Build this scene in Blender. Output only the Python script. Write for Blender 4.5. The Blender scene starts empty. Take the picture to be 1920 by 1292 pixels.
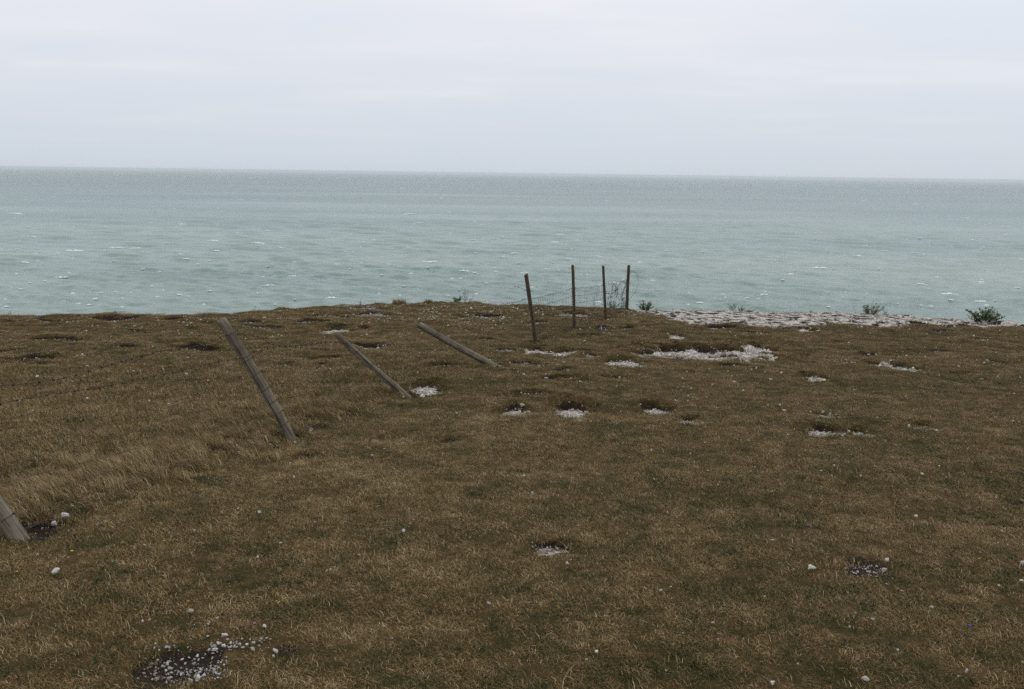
import bpy, math, random
import numpy as np
from mathutils import Vector, Matrix

random.seed(7)
rng = np.random.default_rng(11)
scene = bpy.context.scene
COL = scene.collection
PI = math.pi

# ------------------------------------------------------------------ camera
FPX = 1663.0                      # focal length for a 1920 px wide picture
PITCH = math.radians(10.93)
ROLL = math.radians(0.776)
Fv = np.array([0, math.cos(PITCH), -math.sin(PITCH)])
R0 = np.array([1.0, 0, 0])
U0 = np.array([0, math.sin(PITCH), math.cos(PITCH)])
Rv = math.cos(ROLL) * R0 + math.sin(ROLL) * U0
Uv = -math.sin(ROLL) * R0 + math.cos(ROLL) * U0
cam_data = bpy.data.cameras.new('camera')
cam = bpy.data.objects.new('camera', cam_data)
COL.objects.link(cam)
cam_data.sensor_width = 36
cam_data.lens = FPX / 1920 * 36
cam_data.clip_start = 0.05
cam_data.clip_end = 200000
cam.matrix_world = Matrix((
    (Rv[0], Uv[0], -Fv[0], 0), (Rv[1], Uv[1], -Fv[1], 0), (Rv[2], Uv[2], -Fv[2], 0), (0, 0, 0, 1)))
scene.camera = cam
SEA_Z = -60.0


def ray(px, py):
    return Fv + (px - 960) / FPX * Rv + (646 - py) / FPX * Uv


def at_depth(px, py, y):
    d = ray(px, py)
    return d * (y / d[1])


# ------------------------------------------------------------------ noise
def _hash(ix, iy, seed):
    h = (ix.astype(np.int64) * 374761393 + iy.astype(np.int64) * 668265263 + seed * 974634541) & 0xffffffff
    h = ((h ^ (h >> 13)) * 1274126177) & 0xffffffff
    return (h ^ (h >> 16)) & 0xffffffff


def perlin(x, y, seed=0):
    x = np.asarray(x, float); y = np.asarray(y, float)
    ix = np.floor(x); iy = np.floor(y)
    fx = x - ix; fy = y - iy
    sx = fx * fx * fx * (fx * (fx * 6 - 15) + 10)
    sy = fy * fy * fy * (fy * (fy * 6 - 15) + 10)

    def g(ox, oy):
        a = _hash(ix + ox, iy + oy, seed) / 4294967296.0 * 2 * PI
        return np.cos(a) * (fx - ox) + np.sin(a) * (fy - oy)
    n0 = g(0, 0) * (1 - sx) + g(1, 0) * sx
    n1 = g(0, 1) * (1 - sx) + g(1, 1) * sx
    return (n0 * (1 - sy) + n1 * sy) * 1.5


def fbm(x, y, oct=4, seed=0):
    s = 0; a = 1.0; t = 0
    for k in range(oct):
        s = s + a * perlin(x * 2 ** k, y * 2 ** k, seed + k); t += a; a *= 0.5
    return s / t


def sstep(a, b, x):
    t = np.clip((x - a) / (b - a), 0, 1)
    return t * t * (3 - 2 * t)


# ------------------------------------------------------------------ terrain
def base_h(x, y):
    return -1.75 - 0.085 * y + 0.05 * perlin(x / 5, y / 5, 3) * np.clip(y / 4, 0, 1)


def ground_px(px, py):
    d = ray(px, py)
    t = 5.0
    for _ in range(40):
        # intersection with the sloping plane, corrected by the low bumps
        off = float(base_h(d[0] * t, d[1] * t)) - (-1.75 - 0.085 * d[1] * t)
        t = (-1.75 + off) / (d[2] + 0.085 * d[1])
    return d * t


EDGE_PX = [(-300, 594), (0, 593), (100, 590), (240, 589), (300, 591), (370, 593), (430, 590), (500, 583), (560, 578),
           (640, 575), (720, 571), (800, 569), (860, 568), (920, 570), (980, 572), (1060, 576), (1200, 579),
           (1280, 578), (1400, 580), (1500, 582), (1560, 583), (1650, 585), (1740, 592), (1800, 598), (1860, 600),
           (1920, 601), (2200, 606)]
EP = np.array([ground_px(*p) for p in EDGE_PX])
EP = EP[np.argsort(EP[:, 0])]


def edge_y(x):
    return np.interp(x, EP[:, 0], EP[:, 1]) + 0.10 * perlin(x / 0.7, x * 0 + 5.5, 8)


# pits: (px, py, half width px, half height px, chalk 0..1, soil 0..1, depth m)
PITS = [
    (1290, 664, 100, 9, 1.0, 0.7, .13), (1375, 664, 62, 10, 1.0, .7, .13), (1415, 656, 26, 9, 1.0, .7, .12), (1225, 667, 30, 6, .6, .8, .10),
    (545, 822, 24, 7, 0., 1., .05), (1008, 648, 16, 5, .1, 1., .06), (1078, 619, 16, 4, 0., 1., .06), (1137, 602, 18, 4, .1, 1., .06), (764, 747, 18, 5, .1, 1., .05), (928, 689, 20, 5, .2, 1., .05), (1170, 681, 40, 9, 1.0, .3, .07),
    (1355, 617, 32, 5, .1, 1., .12), (1512, 621, 22, 4, .8, .7, .08), (1652, 686, 24, 5, .9, .6, .07), (1692, 692, 28, 5, .8, .7, .08),
    (1072, 767, 36, 17, .8, .7, .13), (968, 769, 28, 9, .7, .8, .08), (1228, 766, 34, 10, .8, .7, .09), (1205, 774, 20, 6, .3, .9, .06),
    (1295, 789, 26, 7, .7, .7, .06), (1540, 779, 30, 5, .9, .5, .05), (1545, 808, 36, 8, .8, .7, .07), (1612, 809, 20, 8, .8, .6, .06),
    (1732, 801, 30, 7, .7, .5, .05), (1032, 1028, 46, 13, .6, .9, .05), (1625, 1066, 48, 18, .12, 1., .04),
    (340, 1252, 84, 42, .12, .85, .03), (535, 1218, 22, 7, .0, .7, .02), (855, 826, 32, 11, .4, .6, .05), (575, 859, 24, 6, .05, 1., .09),
    (800, 731, 34, 11, .7, .6, .08), (1002, 659, 28, 7, .9, .5, .08), (1055, 662, 26, 6, .9, .6, .08), (965, 684, 40, 6, .4, .6, .06),
    (1065, 694, 18, 4, .3, .9, .07),
    (205, 600, 44, 5, .4, .9, .11), (100, 639, 40, 6, .2, 1., .11), (72, 675, 28, 6, .35, 1., .10), (240, 651, 22, 3, .1, 1., .07),
    (368, 655, 38, 6, .15, 1., .11), (472, 606, 24, 5, .05, 1., .10), (570, 607, 18, 4, .4, .9, .08), (495, 616, 40, 3, .1, .9, .06),
    (630, 620, 30, 6, .8, .6, .07), (690, 591, 36, 5, .5, .9, .09), (610, 672, 36, 5, .3, 1., .10), (598, 684, 15, 5, .05, 1., .09),
    (692, 652, 46, 6, .5, 1., .10), (910, 594, 42, 6, .4, 1., .11), (830, 687, 40, 5, .05, 1., .09), (905, 640, 30, 4, .2, .9, .07),
    (620, 594, 40, 4, .3, .9, .07), (110, 604, 35, 4, .4, .9, .08), (30, 604, 30, 4, .5, .7, .06), (320, 600, 30, 4, .3, .8, .07),
    (1268, 634, 16, 6, .9, .4, .06), (1275, 646, 12, 4, .8, .5, .06), (1185, 616, 22, 4, .5, .9, .09), (1300, 700, 16, 4, .4, .6, .05),
    (1525, 711, 22, 5, .6, .6, .06), (1500, 667, 26, 4, .2, .8, .06), (1640, 669, 30, 4, .1, 1., .08), (1720, 606, 40, 5, .3, .9, .10),
    (1770, 624, 30, 4, .2, .8, .06), (1890, 609, 36, 7, .9, .6, .09), (990, 737, 42, 5, .2, .9, .07), (955, 744, 24, 4, .2, .9, .07),
    (70, 990, 62, 12, .15, 1., .07), (495, 838, 42, 10, .35, .5, .04), (645, 781, 32, 8, .4, .5, .05), (575, 805, 34, 9, .1, .9, .06),
    (1110, 668, 16, 4, .5, .7, .06), (1640, 610, 34, 5, .3, .8, .08), (1420, 627, 22, 4, .3, .8, .06), (1810, 700, 46, 5, .0, .7, .06),
    (1130, 618, 28, 5, .3, .9, .08), (1010, 606, 24, 4, .5, .7, .06), (1080, 592, 34, 4, .6, .7, .06), (935, 570, 30, 3, .6, .5, .05),
    (700, 580, 40, 3, .5, .6, .05), (1585, 645, 24, 4, .2, .8, .05), (1375, 690, 30, 4, .1, .8, .05), (1160, 708, 30, 4, .1, .7, .05),
    (1760, 660, 26, 4, .2, .8, .06), (1850, 640, 30, 4, .2, .8, .06),
]
PW = []
for (px, py, hw, hh, ch, so, dp) in PITS:
    c = ground_px(px, py)
    n = ground_px(px, py + hh); f = ground_px(px, py - hh)
    a = hw / FPX * math.hypot(c[0], c[1])
    b = max(0.06, (f[1] - n[1]) / 2)
    so *= .8 if ch > .55 else 1
    b *= 1.12 if ch > .55 else (.62 if c[1] > 7 else .9)
    PW.append((c[0], (f[1] + n[1]) / 2 - .12 * b, a * 1.04, b, ch, so, dp * (1 if ch > .55 else .8)))
# random small crescents where the turf is breaking up near the cliff
for k in range(26):
    px = random.uniform(-50, 1970); py = random.uniform(588, 725)
    c = ground_px(px, py)
    if c[1] > float(edge_y(c[0])) - .6: continue
    PW.append((c[0], c[1], random.uniform(.08, .4), random.uniform(.06, .2), random.choice([0, .1, .2, .5]), random.uniform(.4, 1), random.uniform(.025, .07)))


def pit_fields(x, y):
    """depth (m, positive down), soil mask, chalk mask, lip height"""
    dep = np.zeros_like(x); soil = np.zeros_like(x); chalk = np.zeros_like(x); lip = np.zeros_like(x)
    w = perlin(x / .22, y / .3, 21) * .46 + perlin(x / .07, y / .09, 22) * .24
    wx = perlin(x / .6, y / .8, 24) * .25
    for i, (cx, cy, a, b, ch, so, dp) in enumerate(PW):
        m = (np.abs(x - cx) < 2.2 * a + .2) & (np.abs(y - cy) < 2.2 * b + .2)
        if not m.any(): continue
        u = (x[m] - cx) / a + wx[m]; v = (y[m] - cy) / b + .35 * ((x[m] - cx) / a) ** 2 - .1
        r = np.sqrt(u * u + v * v) + w[m]
        inside = 1 - sstep(.78, 1.06, r)
        prof = (.12 + .50 * np.clip((v + 1) / 1.6, 0, 1)) * inside
        dep[m] = np.maximum(dep[m], dp * prof)
        ring = np.exp(-((r - 1.22) / .22) ** 2) * np.clip(v, 0, 1)
        lip[m] = np.maximum(lip[m], ring * dp * .65)
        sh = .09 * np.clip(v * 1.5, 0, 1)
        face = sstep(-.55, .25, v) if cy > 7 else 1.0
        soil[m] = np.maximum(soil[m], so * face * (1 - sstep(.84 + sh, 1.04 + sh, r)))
        wall = sstep(.45, .9, v)
        chalk[m] = np.maximum(chalk[m], ch * (1 - sstep(.7, .95, r)) * (1 - .9 * wall))
    return dep, soil, chalk, lip


APRON_PX = [(1185, 588), (1230, 594), (1290, 606), (1360, 607), (1420, 612), (1500, 617), (1530, 613), (1600, 610), (1680, 611), (1760, 609), (1850, 611), (1930, 616), (2100, 618)]
AP = np.array([ground_px(*p) for p in APRON_PX])
for (px, py) in [(36, 1010), (546, 822), (763, 745), (927, 688), (1006, 646), (1077, 618), (1136, 601), (1175, 583)]:
    c = ground_px(px, py); PW.append((c[0] + .06, c[1] + .02, .15, .10, .1, 1.0, .035))   # loosened soil round each post


def apron(x, y):
    """bare chalk shingle along the cliff edge"""
    near = np.interp(x, AP[:, 0], AP[:, 1]) + .8 * perlin(x / .9, y / 1.4, 31) + .5 * perlin(x / .3, y / .5, 32)
    side = sstep(AP[0, 0] - .3, AP[0, 0] + .7, x)
    return sstep(-.6, .7, y - near + .5 * perlin(x / .25, y / .4, 36)) * side


def turf_relief(x, y):
    far = sstep(8, 17, y)
    r = .026 * perlin(x / .9, y / .9, 41) + .014 * fbm(x / .22, y / .22, 3, 44)
    rid = 1 - np.abs(perlin(x / 1.1, y / 1.0, 47)) * 2
    r = r + far * (.042 * rid + .038 * perlin(x / .55, y / .8, 49))
    return r


def full_h(x, y, fields=None):
    x = np.asarray(x, float); y = np.asarray(y, float)
    if fields is None:
        fields = pit_fields(np.atleast_1d(x), np.atleast_1d(y))
        fields = [f.reshape(x.shape) for f in fields]
    dep, soil, chalk, lip = fields
    ap = apron(x, y)
    return base_h(x, y) + turf_relief(x, y) * (1 - .6 * ap) - dep + lip - .05 * ap


def H(x, y):
    return float(full_h(np.array([x]), np.array([y]))[0])


# ------------------------------------------------------------------ mesh helpers
def mesh_np(name, verts, faces_quads=None, tris=None):
    me = bpy.data.meshes.new(name)
    verts = np.asarray(verts, np.float32)
    me.vertices.add(len(verts)); me.vertices.foreach_set('co', verts.ravel())
    q = np.zeros((0, 4), np.int32) if faces_quads is None else np.asarray(faces_quads, np.int32)
    t = np.zeros((0, 3), np.int32) if tris is None else np.asarray(tris, np.int32)
    nl = q.size + t.size
    me.loops.add(nl)
    me.loops.foreach_set('vertex_index', np.concatenate([q.ravel(), t.ravel()]).astype(np.int32))
    me.polygons.add(len(q) + len(t))
    ls = np.concatenate([np.arange(len(q)) * 4, q.size + np.arange(len(t)) * 3]).astype(np.int32)
    me.polygons.foreach_set('loop_start', ls)
    me.update(calc_edges=True)
    me.validate()
    return me


def smooth(me):
    me.polygons.foreach_set('use_smooth', np.ones(len(me.polygons), bool))


def attr(me, name, vals, typ='FLOAT', dom='POINT'):
    a = me.attributes.new(name, typ, dom)
    a.data.foreach_set('vector' if typ == 'FLOAT_VECTOR' else 'value', np.asarray(vals).ravel())


def link(name, me, mat=None, parent=None):
    o = bpy.data.objects.new(name, me)
    COL.objects.link(o)
    if mat is not None and me is not None and not me.materials: me.materials.append(mat)
    if parent is not None: o.parent = parent
    return o


def tag(o, label=None, cat=None, group=None, kind=None):
    if label: o['label'] = label
    if cat: o['category'] = cat
    if group: o['group'] = group
    if kind: o['kind'] = kind
    return o


class MB:
    """collects shapes for one mesh"""
    def __init__(s): s.v = []; s.f = []

    def add(s, vs, fs):
        b = len(s.v); s.v += [tuple(p) for p in vs]; s.f += [tuple(b + i for i in f) for f in fs]

    def tube(s, pts, rad, sides=5, cap=True):
        pts = [Vector(p) for p in pts]
        n = len(pts)
        if not hasattr(rad, '__len__'): rad = [rad] * n
        vs = []; fs = []
        ref = None
        for i, p in enumerate(pts):
            t = (pts[min(i + 1, n - 1)] - pts[max(i - 1, 0)])
            if t.length < 1e-9: t = Vector((0, 0, 1))
            t.normalize()
            if ref is None: ref = t.orthogonal().normalized()
            ref = (ref - t * ref.dot(t))
            if ref.length < 1e-6: ref = t.orthogonal()
            ref.normalize(); bn = t.cross(ref)
            for k in range(sides):
                a = 2 * PI * k / sides
                vs.append(p + (ref * math.cos(a) + bn * math.sin(a)) * rad[i])
        for i in range(n - 1):
            for k in range(sides):
                k2 = (k + 1) % sides
                fs.append((i * sides + k, i * sides + k2, (i + 1) * sides + k2, (i + 1) * sides + k))
        if cap:
            fs.append(tuple(reversed(range(sides)))); fs.append(tuple((n - 1) * sides + k for k in range(sides)))
        s.add(vs, fs)

    def build(s, name, mat, parent=None, sm=True):
        me = bpy.data.meshes.new(name); me.from_pydata(s.v, [], s.f); me.update()
        if sm: smooth(me)
        return link(name, me, mat, parent)


# ------------------------------------------------------------------ materials
def new_mat(name):
    m = bpy.data.materials.new(name); m.use_nodes = True
    nt = m.node_tree
    bsdf = nt.nodes['Principled BSDF']
    return m, nt, bsdf


def N(nt, typ, ins=None, **props):
    n = nt.nodes.new(typ)
    for k, v in props.items(): setattr(n, k, v)
    for k, v in (ins or {}).items():
        if isinstance(v, bpy.types.NodeSocket): nt.links.new(v, n.inputs[k])
        else: n.inputs[k].default_value = v
    return n


def noise(nt, vec, scale, detail=4, rough=.55):
    return N(nt, 'ShaderNodeTexNoise', {'Vector': vec, 'Scale': scale, 'Detail': detail, 'Roughness': rough}).outputs['Fac']


def ramp(nt, fac, stops):
    r = N(nt, 'ShaderNodeValToRGB', {'Fac': fac})
    e = r.color_ramp.elements
    while len(e) < len(stops): e.new(.5)
    for k, (p, c) in enumerate(stops):
        e[k].position = p; e[k].color = (*c, 1) if len(c) == 3 else c
    return r.outputs['Color']


def math_n(nt, op, a, b=0.0, c=None, clamp=False):
    ins = {0: a, 1: b}
    if c is not None: ins[2] = c
    return N(nt, 'ShaderNodeMath', ins, operation=op, use_clamp=clamp).outputs[0]


def mixc(nt, fac, a, b, blend='MIX'):
    n = N(nt, 'ShaderNodeMix', data_type='RGBA', blend_type=blend)
    for sock, v in ((n.inputs[0], fac), (n.inputs[6], a), (n.inputs[7], b)):
        if isinstance(v, bpy.types.NodeSocket): nt.links.new(v, sock)
        else: sock.default_value = v if not isinstance(v, tuple) or len(v) == 4 else (*v, 1)
    return n.outputs[2]


def position(nt):
    return N(nt, 'ShaderNodeNewGeometry').outputs['Position']


def attrib(nt, name, out='Fac'):
    return N(nt, 'ShaderNodeAttribute', attribute_name=name).outputs[out]


TURF = [(.04, (.026, .033, .009)), (.25, (.074, .070, .019)), (.44, (.164, .106, .037)), (.62, (.248, .155, .062)), (.80, (.36, .26, .132)), (.97, (.52, .42, .26))]


def patch_fac(nt, pos):
    """world-space patches of greener and drier turf"""
    a = noise(nt, pos, .5, 5, .6)
    b = noise(nt, pos, 3.4, 5, .62)
    v = math_n(nt, 'MULTIPLY_ADD', a, .42, -.21 + .45)
    c = noise(nt, pos, 11, 4, .65)
    v = math_n(nt, 'MULTIPLY_ADD', b, .80, math_n(nt, 'SUBTRACT', v, .40))
    return math_n(nt, 'MULTIPLY_ADD', c, .80, math_n(nt, 'SUBTRACT', v, .40))


def make_ground_mat():
    m, nt, b = new_mat('turf and chalk ground')
    pos = position(nt)
    pf = patch_fac(nt, pos)
    fine = noise(nt, pos, 60, 6, .7)
    f = math_n(nt, 'MULTIPLY_ADD', fine, .5, math_n(nt, 'SUBTRACT', pf, .28))
    c = ramp(nt, f, [(p, tuple(.36 * v for v in col)) for p, col in TURF])  # darkened turf tones: soil, and thatch shadow between blades painted in
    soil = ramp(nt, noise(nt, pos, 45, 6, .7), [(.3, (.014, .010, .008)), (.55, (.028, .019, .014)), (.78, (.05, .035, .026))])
    vor = N(nt, 'ShaderNodeTexVoronoi', {'Vector': pos, 'Scale': 42.0, 'Randomness': 1.0})
    bits = N(nt, 'ShaderNodeSeparateColor', {'Color': vor.outputs['Color']}).outputs[0]
    chalkc = ramp(nt, bits, [(0, (.13, .105, .08)), (.3, (.32, .285, .24)), (.65, (.52, .48, .43)), (1, (.68, .65, .61))])
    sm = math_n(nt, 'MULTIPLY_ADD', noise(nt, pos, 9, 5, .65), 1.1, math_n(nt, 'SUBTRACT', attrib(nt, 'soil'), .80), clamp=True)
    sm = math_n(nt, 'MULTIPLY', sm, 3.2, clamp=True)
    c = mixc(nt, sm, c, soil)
    cm = math_n(nt, 'MULTIPLY_ADD', noise(nt, pos, 14, 5, .7), 1.2, math_n(nt, 'SUBTRACT', attrib(nt, 'chalk'), 1.05), clamp=True)
    cm = math_n(nt, 'MULTIPLY', cm, 5.0, clamp=True)
    c = mixc(nt, cm, c, chalkc)
    nt.links.new(c, b.inputs['Base Color'])
    b.inputs['Roughness'].default_value = .95
    b.inputs['Specular IOR Level'].default_value = .1
    bump = N(nt, 'ShaderNodeBump', {'Height': noise(nt, pos, 55, 6, .7), 'Strength': .9, 'Distance': .012})
    nt.links.new(bump.outputs[0], b.inputs['Normal'])
    return m


def make_grass_mat(name, bias):
    m, nt, b = new_mat(name)
    pos = position(nt)
    pf = patch_fac(nt, pos)
    rnd = N(nt, 'ShaderNodeObjectInfo').outputs['Random']
    tone = attrib(nt, 'tone')
    f = math_n(nt, 'MULTIPLY_ADD', rnd, .32, math_n(nt, 'ADD', pf, bias - .16))
    f = math_n(nt, 'MULTIPLY_ADD', tone, .92, math_n(nt, 'SUBTRACT', f, .45))
    c = ramp(nt, f, TURF)
    nt.links.new(c, b.inputs['Base Color'])
    b.inputs['Roughness'].default_value = .75
    b.inputs['Specular IOR Level'].default_value = .25
    return m


def make_chalk_mat(k=1.0):
    m, nt, b = new_mat('weathered chalk')
    oc = N(nt, 'ShaderNodeTexCoord').outputs['Object']
    rnd = N(nt, 'ShaderNodeObjectInfo').outputs['Random']
    v = N(nt, 'ShaderNodeVectorMath', {0: oc, 1: N(nt, 'ShaderNodeCombineXYZ', {0: math_n(nt, 'MULTIPLY', rnd, 37.0)}).outputs[0]}, operation='ADD').outputs[0]
    f = math_n(nt, 'MULTIPLY_ADD', rnd, .35, math_n(nt, 'SUBTRACT', noise(nt, v, 2.2, 6, .65), .12))
    c = ramp(nt, f, [(p, tuple(k * q for q in col)) for p, col in [(.2, (.34, .29, .23)), (.38, (.56, .52, .46)), (.55, (.72, .69, .64)), (.8, (.86, .85, .82))]])
    nt.links.new(c, b.inputs['Base Color'])
    b.inputs['Roughness'].default_value = .92
    b.inputs['Specular IOR Level'].default_value = .15
    bump = N(nt, 'ShaderNodeBump', {'Height': noise(nt, v, 6, 6, .7), 'Strength': .6, 'Distance': .15})
    nt.links.new(bump.outputs[0], b.inputs['Normal'])
    return m


def make_wood(name, dark, mid, light, lichen=None):
    m, nt, b = new_mat(name)
    oc = N(nt, 'ShaderNodeTexCoord').outputs['Object']
    g = N(nt, 'ShaderNodeMapping', {'Vector': oc, 'Scale': (60, 60, 2.2)}).outputs[0]
    grain = noise(nt, g, 1.0, 6, .65)
    blot = noise(nt, oc, 7, 5, .6)
    f = math_n(nt, 'MULTIPLY_ADD', blot, .55, math_n(nt, 'MULTIPLY_ADD', grain, .75, -.15))
    c = ramp(nt, f, [(.25, dark), (.5, mid), (.78, light)])
    crack = noise(nt, N(nt, 'ShaderNodeMapping', {'Vector': oc, 'Scale': (85, 85, 1.1)}).outputs[0], 1.0, 3, .5)
    ck = math_n(nt, 'MULTIPLY', math_n(nt, 'SUBTRACT', crack, .60), 14.0, clamp=True)
    c = mixc(nt, ck, c, tuple(.25 * v for v in dark))
    if lichen:
        lm = math_n(nt, 'MULTIPLY', math_n(nt, 'SUBTRACT', noise(nt, oc, 9, 5, .65), .5), 9.0, clamp=True)
        c = mixc(nt, math_n(nt, 'MULTIPLY', lm, .85), c, lichen)
    nt.links.new(c, b.inputs['Base Color'])
    b.inputs['Roughness'].default_value = .88
    b.inputs['Specular IOR Level'].default_value = .2
    bump = N(nt, 'ShaderNodeBump', {'Height': math_n(nt, 'SUBTRACT', grain, math_n(nt, 'MULTIPLY', ck, .6)), 'Strength': .8, 'Distance': .006})
    nt.links.new(bump.outputs[0], b.inputs['Normal'])
    return m


def simple(name, c1, c2, scale=20, rough=.8, metal=0.0):
    m, nt, b = new_mat(name)
    oc = N(nt, 'ShaderNodeTexCoord').outputs['Object']
    c = ramp(nt, noise(nt, oc, scale, 4, .6), [(.35, c1), (.65, c2)])
    nt.links.new(c, b.inputs['Base Color'])
    b.inputs['Roughness'].default_value = rough
    b.inputs['Metallic'].default_value = metal
    b.inputs['Specular IOR Level'].default_value = .3
    return m


M_GROUND = make_ground_mat()
M_GRASS = make_grass_mat('short dry turf', 0.0)
M_TALL = make_grass_mat('long bleached grass', 0.10)
M_CHALK = make_chalk_mat()
M_RUBBLE = make_chalk_mat(.74)
M_WOOD = make_wood('weathered grey wood', (.036, .028, .019), (.142, .119, .088), (.31, .272, .220))
M_WOOD_B = make_wood('brown weathered wood', (.026, .019, .013), (.078, .058, .040), (.145, .115, .085))
M_WOOD_L = make_wood('lichen covered wood', (.026, .020, .013), (.080, .060, .040), (.13, .10, .07), (.17, .115, .03))
M_WIRE = simple('rusted wire', (.034, .028, .024), (.085, .068, .056), 40, .7, .3)
M_WIRE_G = simple('dull galvanised wire', (.07, .07, .068), (.13, .125, .115), 40, .6, .4)
M_LEAF = simple('dark green leaf', (.042, .075, .026), (.105, .145, .050), 9)
M_LEAF2 = simple('grey green leaf', (.065, .095, .042), (.15, .17, .075), 9)
M_STEM = simple('dry stem', (.07, .065, .03), (.14, .11, .06), 15)
M_YEL = simple('yellow petal', (.40, .27, .02), (.55, .40, .04), 30)
M_PUR = simple('purple petal', (.20, .03, .17), (.30, .06, .24), 30)
M_BLUE = simple('blue petal', (.05, .06, .35), (.10, .10, .50), 30)


# ------------------------------------------------------------------ ground sheet
def build_ground():
    NU, NV = 1000, 1050
    u = np.linspace(-1, 1, NU); v = np.linspace(0, 1, NV)
    U, V = np.meshgrid(u, v)
    ynom = -5 + V * 31
    X = U * (5.0 + .78 * np.clip(ynom, 0, None))
    YE = edge_y(X)
    Y = -5 + V * (YE + 5)
    f = pit_fields(X, Y)
    Z = full_h(X, Y, f)
    back = YE - Y
    Z += (.05 * perlin(X / .35, Y * 0 + 2.2, 57) + .05 * perlin(X / 1.1, Y * 0 + 7.7, 58)) * np.exp(-back / .5)
    Z -= .10 * sstep(.30, 0, back)
    ap = apron(X, Y)
    soil = np.maximum(f[1], .75 * ap); chalk = np.maximum(f[2], ap * (.62 + .70 * perlin(X / .28, Y / .5, 33)))
    wear = .35 * np.clip(fbm(X / .7, Y / .9, 3, 61) - .1, 0, 1) * sstep(10, 17, Y)
    soil = np.maximum(soil, wear)
    rows_x = [X]; rows_y = [Y]; rows_z = [Z]; rs = [soil]; rc = [chalk]
    # the chalk cliff below the edge
    for k, (dy, dz) in enumerate([(.05, .15), (.12, .5), (.1, 2), (.6, 6), (1.4, 16), (2.5, 32), (4.5, 50), (6, 66)]):
        xx = X[-1]; jit = perlin(xx / (1.5 + k), xx * 0 + k * 3.3, 70 + k) * min(1.5, .06 * (k + 1) ** 1.6)
        rows_x.append(xx[None]); rows_y.append((YE[-1] + dy + jit)[None]); rows_z.append((Z[-1] - dz)[None])
        rs.append(np.full((1, NU), .9 if k < 2 else .1)); rc.append(np.full((1, NU), 0. if k < 2 else 1.))
    X = np.vstack(rows_x); Y = np.vstack(rows_y); Z = np.vstack(rows_z)
    nr = X.shape[0]
    idx = np.arange(nr * NU).reshape(nr, NU)
    q = np.stack([idx[:-1, :-1], idx[:-1, 1:], idx[1:, 1:], idx[1:, :-1]], -1).reshape(-1, 4)
    me = mesh_np('ground', np.stack([X, Y, Z], -1).reshape(-1, 3), q)
    smooth(me)
    attr(me, 'soil', np.vstack(rs)); attr(me, 'chalk', np.vstack(rc))
    o = link('ground', me, M_GROUND)
    tag(o, 'brown clifftop turf pitted with chalky hollows', 'ground', kind='structure')


build_ground()

# ------------------------------------------------------------------ scattering by geometry nodes
def scatter(name, pts, rot, scl, idx, sources, label, cat):
    me = bpy.data.meshes.new(name)
    me.vertices.add(len(pts)); me.vertices.foreach_set('co', np.asarray(pts, np.float32).ravel())
    attr(me, 'rot', np.asarray(rot, np.float32), 'FLOAT_VECTOR'); attr(me, 'scl', np.asarray(scl, np.float32), 'FLOAT_VECTOR')
    attr(me, 'idx', np.asarray(idx, np.int32), 'INT')
    o = link(name, me); tag(o, label, cat, kind='stuff')
    coll = bpy.data.collections.new(name + '_kinds')
    for k, s in enumerate(sources):
        so = bpy.data.objects.new('%s_kind_%02d' % (name, k), s); coll.objects.link(so)
    ng = bpy.data.node_groups.new(name, 'GeometryNodeTree')
    ng.interface.new_socket('Geometry', in_out='INPUT', socket_type='NodeSocketGeometry')
    ng.interface.new_socket('Geometry', in_out='OUTPUT', socket_type='NodeSocketGeometry')
    gi = ng.nodes.new('NodeGroupInput'); go = ng.nodes.new('NodeGroupOutput')
    ci = ng.nodes.new('GeometryNodeCollectionInfo'); ci.inputs['Collection'].default_value = coll
    ci.inputs['Separate Children'].default_value = True; ci.inputs['Reset Children'].default_value = True
    iop = ng.nodes.new('GeometryNodeInstanceOnPoints'); iop.inputs['Pick Instance'].default_value = True

    def na(nm, t):
        n = ng.nodes.new('GeometryNodeInputNamedAttribute'); n.data_type = t; n.inputs['Name'].default_value = nm
        return n.outputs['Attribute']
    L = ng.links.new
    L(gi.outputs[0], iop.inputs['Points']); L(ci.outputs[0], iop.inputs['Instance'])
    L(na('idx', 'INT'), iop.inputs['Instance Index'])
    L(na('rot', 'FLOAT_VECTOR'), iop.inputs['Rotation']); L(na('scl', 'FLOAT_VECTOR'), iop.inputs['Scale'])
    L(iop.outputs[0], go.inputs[0])
    md = o.modifiers.new('scatter', 'NODES'); md.node_group = ng
    return o


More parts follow.
